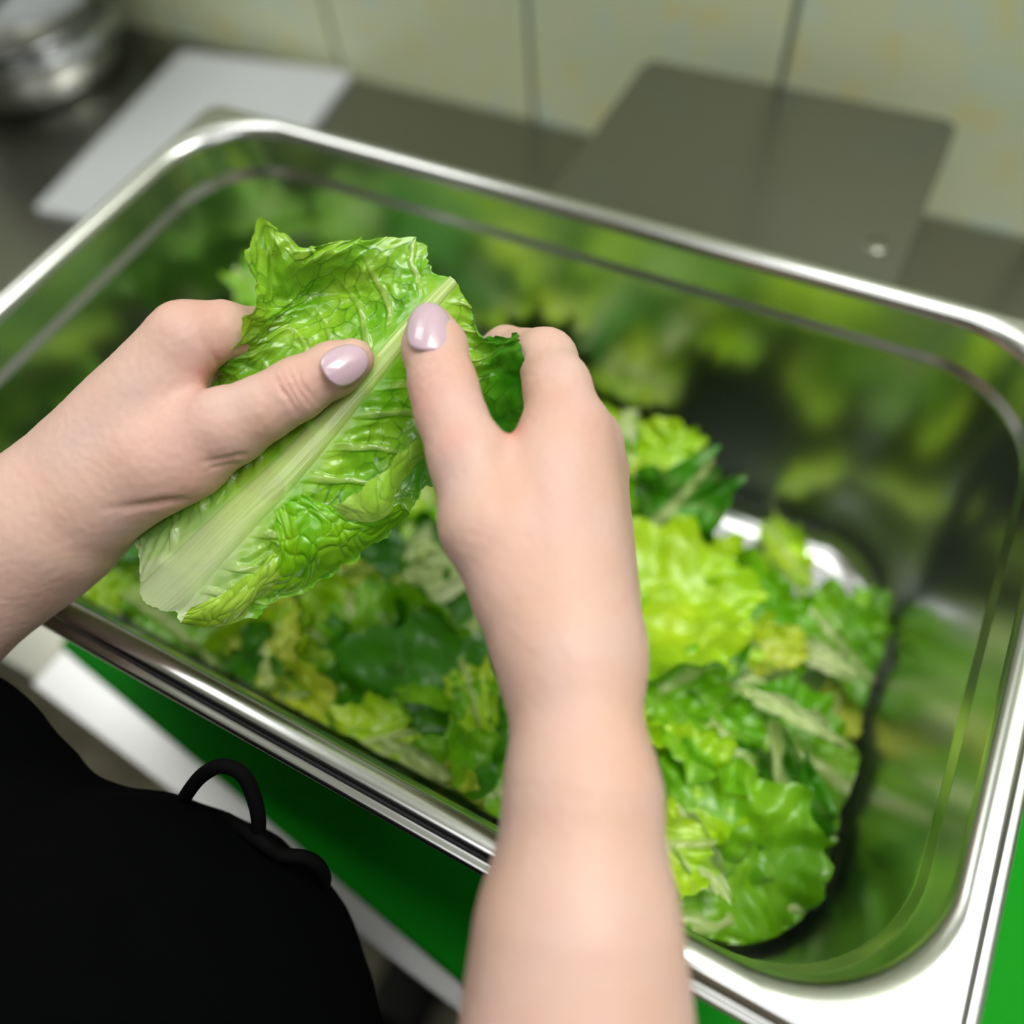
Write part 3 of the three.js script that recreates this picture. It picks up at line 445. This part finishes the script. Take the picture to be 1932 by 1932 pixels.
// a figure is a list of groups { k, into, prims }: prims join with k, each group joins what came before with into
function netMesh(groups, min, max, cell, disp) {
  const BS = 12, half = BS * cell * 0.87, nb = [0, 1, 2].map((k) => Math.ceil((max[k] - min[k]) / (BS * cell)));
  const verts = [], map = new Map(), edges = [], NX = 100003, NY = 10007;
  const key = (x, y, z) => (x * NY + y) * NY + z;
  const S = BS + 1, val = new Float32Array(S * S * S);
  for (let bx = 0; bx < nb[0]; bx++) for (let by = 0; by < nb[1]; by++) for (let bz = 0; bz < nb[2]; bz++) {
    const cx = min[0] + (bx + 0.5) * BS * cell, cy = min[1] + (by + 0.5) * BS * cell, cz = min[2] + (bz + 0.5) * BS * cell;
    const act = []; let near = 9;
    for (const g of groups) { const pr = g.prims.filter((p) => { const d = p(cx, cy, cz); near = Math.min(near, d); return d < half * 2 + 0.03; }); if (pr.length) act.push({ k: g.k, into: g.into, prims: pr }); }
    if (near > half + 0.012 || near < -half * 1.6) continue;
    const field = (x, y, z) => { let d = 9; for (const g of act) { let e = 9; for (const p of g.prims) { const v = p(x, y, z); e = e > 8 ? v : smin(e, v, g.k); } d = d > 8 ? e : smin(d, e, g.into); } return d; };
    for (let i = 0; i < S; i++) for (let j = 0; j < S; j++) for (let k = 0; k < S; k++) val[(i * S + j) * S + k] = field(min[0] + (bx * BS + i) * cell, min[1] + (by * BS + j) * cell, min[2] + (bz * BS + k) * cell);
    for (let i = 0; i < BS; i++) for (let j = 0; j < BS; j++) for (let k = 0; k < BS; k++) {
      const b0 = (i * S + j) * S + k, c = [val[b0], val[b0 + S * S], val[b0 + S], val[b0 + S * S + S], val[b0 + 1], val[b0 + S * S + 1], val[b0 + S + 1], val[b0 + S * S + S + 1]];
      const gx = bx * BS + i, gy = by * BS + j, gz = bz * BS + k;
      if ((c[0] < 0) !== (c[1] < 0)) edges.push([gx, gy, gz, 0, c[0] < 0]);
      if ((c[0] < 0) !== (c[2] < 0)) edges.push([gx, gy, gz, 1, c[0] < 0]);
      if ((c[0] < 0) !== (c[4] < 0)) edges.push([gx, gy, gz, 2, c[0] < 0]);
      let m = 0; for (let q = 0; q < 8; q++) if (c[q] < 0) m++;
      if (m === 0 || m === 8) continue;
      let sx = 0, sy = 0, sz = 0, n = 0;
      for (const [p, q] of EDG) if ((c[p] < 0) !== (c[q] < 0)) { const t = c[p] / (c[p] - c[q]); sx += mix(p & 1, q & 1, t); sy += mix((p >> 1) & 1, (q >> 1) & 1, t); sz += mix(p >> 2, q >> 2, t); n++; }
      map.set(key(gx, gy, gz), verts.length / 3);
      verts.push(min[0] + (gx + sx / n) * cell, min[1] + (gy + sy / n) * cell, min[2] + (gz + sz / n) * cell);
    }
  }
  const idx = [];
  for (const [x, y, z, ax, neg] of edges) {
    const o = ax === 0 ? [[0, -1, -1], [0, 0, -1], [0, 0, 0], [0, -1, 0]] : ax === 1 ? [[-1, 0, -1], [-1, 0, 0], [0, 0, 0], [0, 0, -1]] : [[-1, -1, 0], [0, -1, 0], [0, 0, 0], [-1, 0, 0]];
    const v = o.map((d) => map.get(key(x + d[0], y + d[1], z + d[2]))); if (v.some((q) => q === undefined)) continue;
    if (neg) idx.push(v[0], v[1], v[2], v[0], v[2], v[3]); else idx.push(v[0], v[2], v[1], v[0], v[3], v[2]);
  }
  const g = new THREE.BufferGeometry(); g.setAttribute('position', new THREE.Float32BufferAttribute(verts, 3)); g.setIndex(idx); g.computeVertexNormals();
  if (disp) {
    const p = g.attributes.position, n = g.attributes.normal;
    for (let i = 0; i < p.count; i++) { const d = disp(p.getX(i), p.getY(i), p.getZ(i)); if (d) p.setXYZ(i, p.getX(i) + n.getX(i) * d, p.getY(i) + n.getY(i) * d, p.getZ(i) + n.getZ(i) * d); }
    g.computeVertexNormals();
  }
  return g;
}
const EDG = [[0, 1], [2, 3], [4, 5], [6, 7], [0, 2], [1, 3], [4, 6], [5, 7], [0, 4], [1, 5], [2, 6], [3, 7]];
function chain(pts) { const o = []; for (let i = 0; i + 1 < pts.length; i++) o.push(cone(pts[i][0], pts[i + 1][0], pts[i][1], pts[i + 1][1])); return o; }

const L = { // left arm and hand
  shoulder: [-0.15, 0.2, 0.42], elbow: [-0.178, -0.02, 0.337], wrist: [-0.0848,0.0419,0.1336],
  thumb: [[[-0.0654,0.0502,0.1175], .0160], [[-0.0468,0.0599,0.0991], .0155], [[-0.0266,0.0673,0.0797], .0132], [[-0.0163,0.0713,0.0689], .0106], [[-0.0086,0.0737,0.059], .0102], [[0.0004,0.0763,0.0474], .0088], [[0.0042,0.0763,0.0401], .0070]],
  index: [[[-0.0541,0.0817,0.0609], .0125], [[-0.0477,0.0782,0.0494], .0100], [[-0.0417,0.0692,0.0397], .0092], [[-0.0272,0.0541,0.0362], .0080], [[-0.0143,0.0473,0.036], .0066]],
  middle: [[[-0.0648,0.0658,0.0581], .0120], [[-0.0495,0.0514,0.0433], .0092], [[-0.0293,0.0412,0.04], .0082], [[-0.0108,0.0393,0.0449], .0066]],
  ring: [[[-0.0742,0.0516,0.0603], .0110], [[-0.0581,0.0325,0.0542], .0088], [[-0.0353,0.0268,0.0543], .0080], [[-0.0181,0.0277,0.059], .0064]],
  pinky: [[[-0.0818,0.039,0.0673], .0100], [[-0.0662,0.0207,0.0694], .0078], [[-0.0446,0.0184,0.0728], .0070], [[-0.0298,0.0207,0.0763], .0058]],
};
const Rt = { // right arm and hand
  shoulder: [0.19, 0.2, 0.42], elbow: [0.222, 0.0, 0.313], wrist: [0.1172,0.0531,0.0999],
  thumb: [[[0.095,0.0598,0.0882], .0160], [[0.078,0.0692,0.0768], .0150], [[0.0625,0.076,0.0604], .0124], [[0.0495,0.0791,0.0494], .0108], [[0.0423,0.0812,0.0409], .0107], [[0.0328,0.0834,0.0291], .0103], [[0.027,0.0843,0.0222], .0079]],
  index: [[[0.0843,0.0696,0.0343], .0136], [[0.0748,0.0718,0.0204], .0114], [[0.0631,0.0678,0.0062], .0104], [[0.0405,0.0536,-0.0033], .0084], [[0.0265,0.043,0.002], .0066]],
  middle: [[[0.0877,0.0573,0.0285], .0126], [[0.0741,0.0462,0.0088], .0098], [[0.0561,0.0383,-0.0003], .0086], [[0.0432,0.0315,0.0083], .0068]],
  ring: [[[0.0918,0.0437,0.0293], .0118], [[0.0846,0.0312,0.0124], .0096], [[0.0643,0.0194,0.0035], .0082], [[0.0517,0.0168,0.013], .0066]],
  pinky: [[[0.0963,0.0307,0.0333], .0102], [[0.0891,0.0185,0.016], .0082], [[0.0746,0.0076,0.0104], .0072], [[0.0631,0.0059,0.0172], .0058]],
};
const palmL = [
  cone(L.wrist, L.index[0][0], .0235, .0135), cone(L.wrist, L.middle[0][0], .022, .0130), cone(L.wrist, L.ring[0][0], .021, .0125), cone([-0.0892,0.0309,0.1351], L.pinky[0][0], .019, .0115),
  cone([-0.0846,0.0262,0.1273], [-0.0731,0.0217,0.0954], .0150, .0130), cone([-0.074,0.048,0.1186], [-0.0572,0.0676,0.0818], .0190, .0130), cone([-0.0626,0.0509,0.1142], [-0.0357,0.0589,0.0957], .0160, .0118),
  cone(L.wrist, [-0.0968,0.0349,0.1512], .0240, .0262), cone([-0.0968,0.0349,0.1512], L.elbow, .0262, .042), cone(L.elbow, L.shoulder, .042, .036),
];
const palmR = [
  cone(Rt.wrist, Rt.index[0][0], .0180, .0140), cone(Rt.wrist, Rt.middle[0][0], .0172, .0130), cone([0.1184,0.0461,0.0943], Rt.ring[0][0], .0160, .0122), cone([0.1178,0.0408,0.0913], Rt.pinky[0][0], .0150, .0112),
  cone([0.1062,0.055,0.0944], [0.0817,0.0643,0.0653], .0175, .0150), cone([0.1033,0.0564,0.0845], [0.086,0.069,0.0484], .0170, .0145),
  cone(Rt.wrist, [0.1375,0.0486,0.1341], .0184, .0203), cone([0.1375,0.0486,0.1341], [0.1501,0.0416,0.1648], .0203, .0256), cone([0.1501,0.0416,0.1648], [0.1592,0.0328,0.1851], .0256, .0288), cone([0.1592,0.0328,0.1851], Rt.elbow, .0288, .04), cone(Rt.elbow, Rt.shoulder, .04, .036),
];
const handGroups = [
  { k: .011, into: .011, prims: palmL }, ...['index', 'middle', 'ring', 'pinky'].map((f) => ({ k: .004, into: .0045, prims: chain(L[f]) })), { k: .005, into: .0085, prims: chain(L.thumb) },
  { k: .011, into: .011, prims: palmR }, ...['index', 'middle', 'ring', 'pinky'].map((f) => ({ k: .004, into: .0045, prims: chain(Rt[f]) })), { k: .005, into: .0055, prims: chain(Rt.thumb) },
  { k: .03, into: .03, prims: [cone(L.shoulder, Rt.shoulder, .03, .03), cone([0.02, 0.18, 0.42], [0.02, -0.05, 0.38], .05, .05)] },
];
// skin folds over the thumb joints
const folds = [];
function addFolds(th, i0, f, offs, depth) { const a = V(th[i0][0]), b = V(th[i0 + 1][0]), ax = b.clone().sub(a).normalize(), toCam = camera.position.clone().sub(a).normalize(); toCam.addScaledVector(ax, -toCam.dot(ax)).normalize(); const c = a.clone().lerp(b, f); for (const [o, w, d] of offs) folds.push({ c, ax, n: toCam, o, w, d: d * depth }); }
addFolds(L.thumb, 4, 0.05, [[-.0032, .0009, 1], [-.0008, .0008, .8], [.0014, .0008, 1], [.0036, .0009, .7]], .0011);
addFolds(Rt.thumb, 4, 0.0, [[-.0034, .001, 1], [-.001, .0009, .8], [.0016, .0009, 1]], .0010);
const creases = [];
function crease(p, q, depth, w) { const a = V(p), b = V(q), view = camera.position.clone().sub(a).normalize(); creases.push({ a, ab: b.clone().sub(a), view, depth, w }); }
crease([-0.0297,0.0581,0.1093], [-0.0547,0.0575,0.1233], .0022, .0016); crease([-0.014,0.0663,0.0866], [-0.0238,0.0668,0.0949], .0008, .0010); crease([-0.0158,0.0634,0.0891], [-0.0224,0.0648,0.0956], .0006, .0009);
crease([-0.0448,0.084,0.0592], [-0.0339,0.0739,0.0669], .0012, .0013); crease([0.0092,0.048,0.0974], [-0.004,0.0491,0.1043], .0004, .001);
const skinDisp = (x, y, z) => {
  let d = 0.00016 * noise.noise(x * 420, y * 420, z * 420) + 0.0006 * noise.noise(x * 45, y * 45, z * 45);
  for (const f of creases) { const px = x - f.a.x, py = y - f.a.y, pz = z - f.a.z, L2 = f.ab.lengthSq(); const t = (px * f.ab.x + py * f.ab.y + pz * f.ab.z) / L2; if (t < -0.2 || t > 1.2) continue; const vx = px - f.ab.x * t, vy = py - f.ab.y * t, vz = pz - f.ab.z * t, vd = vx * f.view.x + vy * f.view.y + vz * f.view.z; if (Math.abs(vd) > 0.012) continue; const d2 = vx * vx + vy * vy + vz * vz - vd * vd; d -= f.depth * Math.exp(-d2 / (f.w * f.w)) * smooth(-0.2, 0.15, t) * smooth(1.2, 0.85, t); }
  for (const f of folds) { const px = x - f.c.x, py = y - f.c.y, pz = z - f.c.z; const up = px * f.n.x + py * f.n.y + pz * f.n.z; if (up < 0 || px * px + py * py + pz * pz > 0.0004) continue; const t = px * f.ax.x + py * f.ax.y + pz * f.ax.z; const s2 = Math.max(0, px * px + py * py + pz * pz - t * t - up * up); const tt = t - f.o - 6 * s2 * Math.sign(f.o) + 0.0006 * noise.noise(x * 300, y * 300, z * 300); d -= f.d * Math.exp(-(tt * tt) / (f.w * f.w)) * smooth(0.004, 0.008, up) * Math.exp(-s2 / 0.00004); }
  return d;
};
const reds = [[[-0.0385,0.0718,0.065], .009, .8], [[0.0456,0.0834,0.0529], .006, .6], [[0.0608,0.0848,0.0626], .006, .6], [[-0.0481,0.0887,0.0545], .012, .25], [[0.0923,0.0768,0.0331], .012, .25], [[0.0721,0.0761,0.0487], .006, .9], [[-0.0042,0.0801,0.0616], .010, .3], [[0.0459,0.0877,0.0441], .010, .3], [[-0.0328,0.0688,0.095], .018, .22], [[0.0064,0.0729,0.0477], .007, .35], [[0.0237,0.0849,0.028], .006, .35], [[0.0912,0.0708,0.0737], .016, .16]];
{
  const body = netMesh(handGroups, [-0.26, -0.12, -0.02], [0.3, 0.3, 0.5], 0.0011, skinDisp);
  const p = body.attributes.position, col = new Float32Array(p.count * 3), uv = new Float32Array(p.count * 2);
  const base = lin(213, 177, 166), warm = lin(209, 169, 152), pink = lin(214, 140, 132), cool = lin(210, 178, 173);
  for (let i = 0; i < p.count; i++) {
    const x = p.getX(i), y = p.getY(i), z = p.getZ(i); let c = lerp3(base, warm, clamp(0.35 + 0.9 * noise.noise(x * 30, y * 30, z * 30), 0, 1)); c = lerp3(c, cool, clamp(0.9 * noise.noise(x * 55 + 9, y * 55, z * 55), 0, 0.6));
    let red = 0.12 * Math.max(0, noise.noise(x * 130, y * 130, z * 130 + 4)); for (const [q, r, a] of reds) { const d2 = (x - q[0]) ** 2 + (y - q[1]) ** 2 + (z - q[2]) ** 2; red += a * Math.exp(-d2 / (r * r)); }
    c = lerp3(c, pink, clamp(red, 0, 0.9)); const f = 1 + 0.04 * noise.noise(x * 900, y * 900, z * 900); col.set([c[0] * f, c[1] * f, c[2] * f], i * 3); uv.set([x + 0.4 * y, z + 0.6 * y], i * 2);
  }
  body.setAttribute('color', new THREE.BufferAttribute(col, 3)); body.setAttribute('uv', new THREE.BufferAttribute(uv, 2));
  const cook = thing('person', 'person in black apron tearing a lettuce leaf over the pan', 'person', [0.02, FLOOR, 0.36]);
  const O = [-0.02, -FLOOR, -0.36]; const add = (n, g, m, l) => { g.translate(...O); return part(n, g, m, cook, null, l); };
  const skinMat = phys({ vertexColors: true, roughness: 0.5, specularIntensity: 0.7, sheen: 0.25, sheenRoughness: 0.5, sheenColor: new THREE.Color(1, 0.75, 0.65) });
  add('body', body, skinMat, 'fair skinned bare hands and forearms');
  // nails
  const nailMap = (() => { const r = rng(21); const d = dataTex(256, 256, () => { const s = r(); const k = s > 0.965 ? 40 : s > 0.9 ? 16 : 0; const n = (r() - 0.5) * 10; return [clamp(200 + k + n, 0, 255), clamp(172 + k + n, 0, 255), clamp(190 + k + n, 0, 255)]; }, true); return d; })();
  const nailMat = phys({ map: nailMap, roughness: 0.3, clearcoat: 1, clearcoatRoughness: 0.06 });
  function nail(center, axis, up, len, wid, Rc) {
    const ax = V(axis).normalize(), n = V(up); n.addScaledVector(ax, -n.dot(ax)).normalize(); const side = new THREE.Vector3().crossVectors(n, ax);
    const nr = 22, na = 56, pos = [], uvs = [], idx = [];
    for (let s = 0; s < 2; s++) for (let i = 0; i <= nr; i++) for (let k = 0; k < na; k++) {
      const rr = i / nr, an = k / na * Math.PI * 2, e = 0.88; let lx = Math.sign(Math.cos(an)) * Math.abs(Math.cos(an)) ** e * rr, ly = Math.sign(Math.sin(an)) * Math.abs(Math.sin(an)) ** e * rr;
      const u = lx * len / 2, v = ly * wid / 2 * (1 - 0.1 * lx);
      const h = s ? -0.0014 - v * v / (2 * Rc) - u * u / 0.09 : 0.0006 * Math.sqrt(1 - rr * rr * 0.999) - v * v / (2 * Rc) - u * u / 0.07;
      const p3 = V(center).addScaledVector(ax, u).addScaledVector(side, v).addScaledVector(n, h); pos.push(p3.x, p3.y, p3.z); uvs.push(lx * 0.5 + 0.5, ly * 0.5 + 0.5);
    }
    const st = (nr + 1) * na;
    for (let i = 0; i < nr; i++) for (let k = 0; k < na; k++) { const a = i * na + k, b = i * na + (k + 1) % na, c = a + na, d = b + na; idx.push(a, c, d, a, d, b, a + st, d + st, c + st, a + st, b + st, d + st); }
    for (let k = 0; k < na; k++) { const a = nr * na + k, b = nr * na + (k + 1) % na; idx.push(a, a + st, b + st, a, b + st, b); }
    const g = new THREE.BufferGeometry(); g.setAttribute('position', new THREE.Float32BufferAttribute(pos, 3)); g.setAttribute('uv', new THREE.Float32BufferAttribute(uvs, 2)); g.setIndex(idx); g.computeVertexNormals(); return g;
  }
  add('thumb_nail', nail([0.0094,0.0853,0.0485], sub([0.0097,0.0808,0.0389], [0.0042,0.0834,0.054]), sub([0.0418,0.1453,0.0771], [0.0079,0.0832,0.0471]), .0168, .0132, .0075), nailMat, 'glossy pale lilac thumb nail');
  add('thumb_nail', nail([0.0331,0.0955,0.0292], sub([0.0247,0.0925,0.0167], [0.0367,0.0916,0.0358]), sub([0.0657,0.1432,0.0646], [0.0313,0.0919,0.0273]), .0208, .0152, .0082), nailMat, 'glossy pale lilac thumb nail');
  // black top, apron and trousers
  const clothes = [
    { k: .05, into: .03, prims: [ellipsoid([0.02, -0.02, 0.345], [.155, .2, .115]), ellipsoid([0.02, 0.12, 0.39], [.17, .13, .1]), ellipsoid([0.018, -0.045, 0.285], [.095, .11, .1]), ellipsoid([-0.095, 0.0, 0.262], [.055, .07, .075]), ellipsoid([0.02, -0.25, 0.37], [.17, .17, .12]), cone(L.shoulder, Rt.shoulder, .062, .062)] },
    { k: .03, into: .03, prims: [cone(L.shoulder, [-0.17, 0.06, 0.37], .062, .057), cone(Rt.shoulder, [0.21, 0.07, 0.345], .062, .057)] },
    { k: .03, into: .05, prims: [cone([-0.06, -0.3, 0.37], [-0.08, -0.68, 0.36], .095, .065), cone([-0.08, -0.68, 0.36], [-0.08, -1.06, 0.38], .065, .05), cone([0.10, -0.3, 0.37], [0.12, -0.68, 0.36], .095, .065), cone([0.12, -0.68, 0.36], [0.12, -1.06, 0.38], .065, .05)] },
  ];
  const cg = netMesh(clothes, [-0.3, -1.12, 0.1], [0.34, 0.32, 0.58], 0.004, (x, y, z) => 0.004 * noise.noise(x * 22, y * 12, z * 22) + 0.0015 * noise.noise(x * 60, y * 40, z * 60));
  add('clothing', cg, M.cloth, 'plain black top and apron');
  const tube = (pts, r) => new THREE.TubeGeometry(new THREE.CatmullRomCurve3(pts.map(V)), 80, r, 10);
  add('apron_string', mergeGeometries([tube([[-0.0064,-0.0285,0.1947], [0.001,-0.0114,0.1884], [0.0092,0.002,0.1793], [0.016,0.0069,0.1741], [0.0227,0.0051,0.173], [0.0288,-0.0003,0.1771], [0.033,-0.0074,0.1835], [0.0325,-0.0164,0.1901], [0.0245,-0.0301,0.1949]], .0027), tube([[0.013,-0.0253,0.1889], [0.0357,-0.0108,0.1885], [0.0438,-0.0151,0.189], [0.051,-0.0185,0.1859], [0.0551,-0.0235,0.1859], [0.0562,-0.0363,0.1896], [0.0519,-0.0519,0.1957]], .0026)]), M.cord, 'black looped apron string');
  for (const x of [-0.08, 0.12]) { const s = new RoundedBoxGeometry(0.095, 0.07, 0.26, 5, 0.03); s.translate(x, FLOOR + 0.035, 0.34); add('shoe', s, M.shoe); }
}
renderer.render(scene, camera);
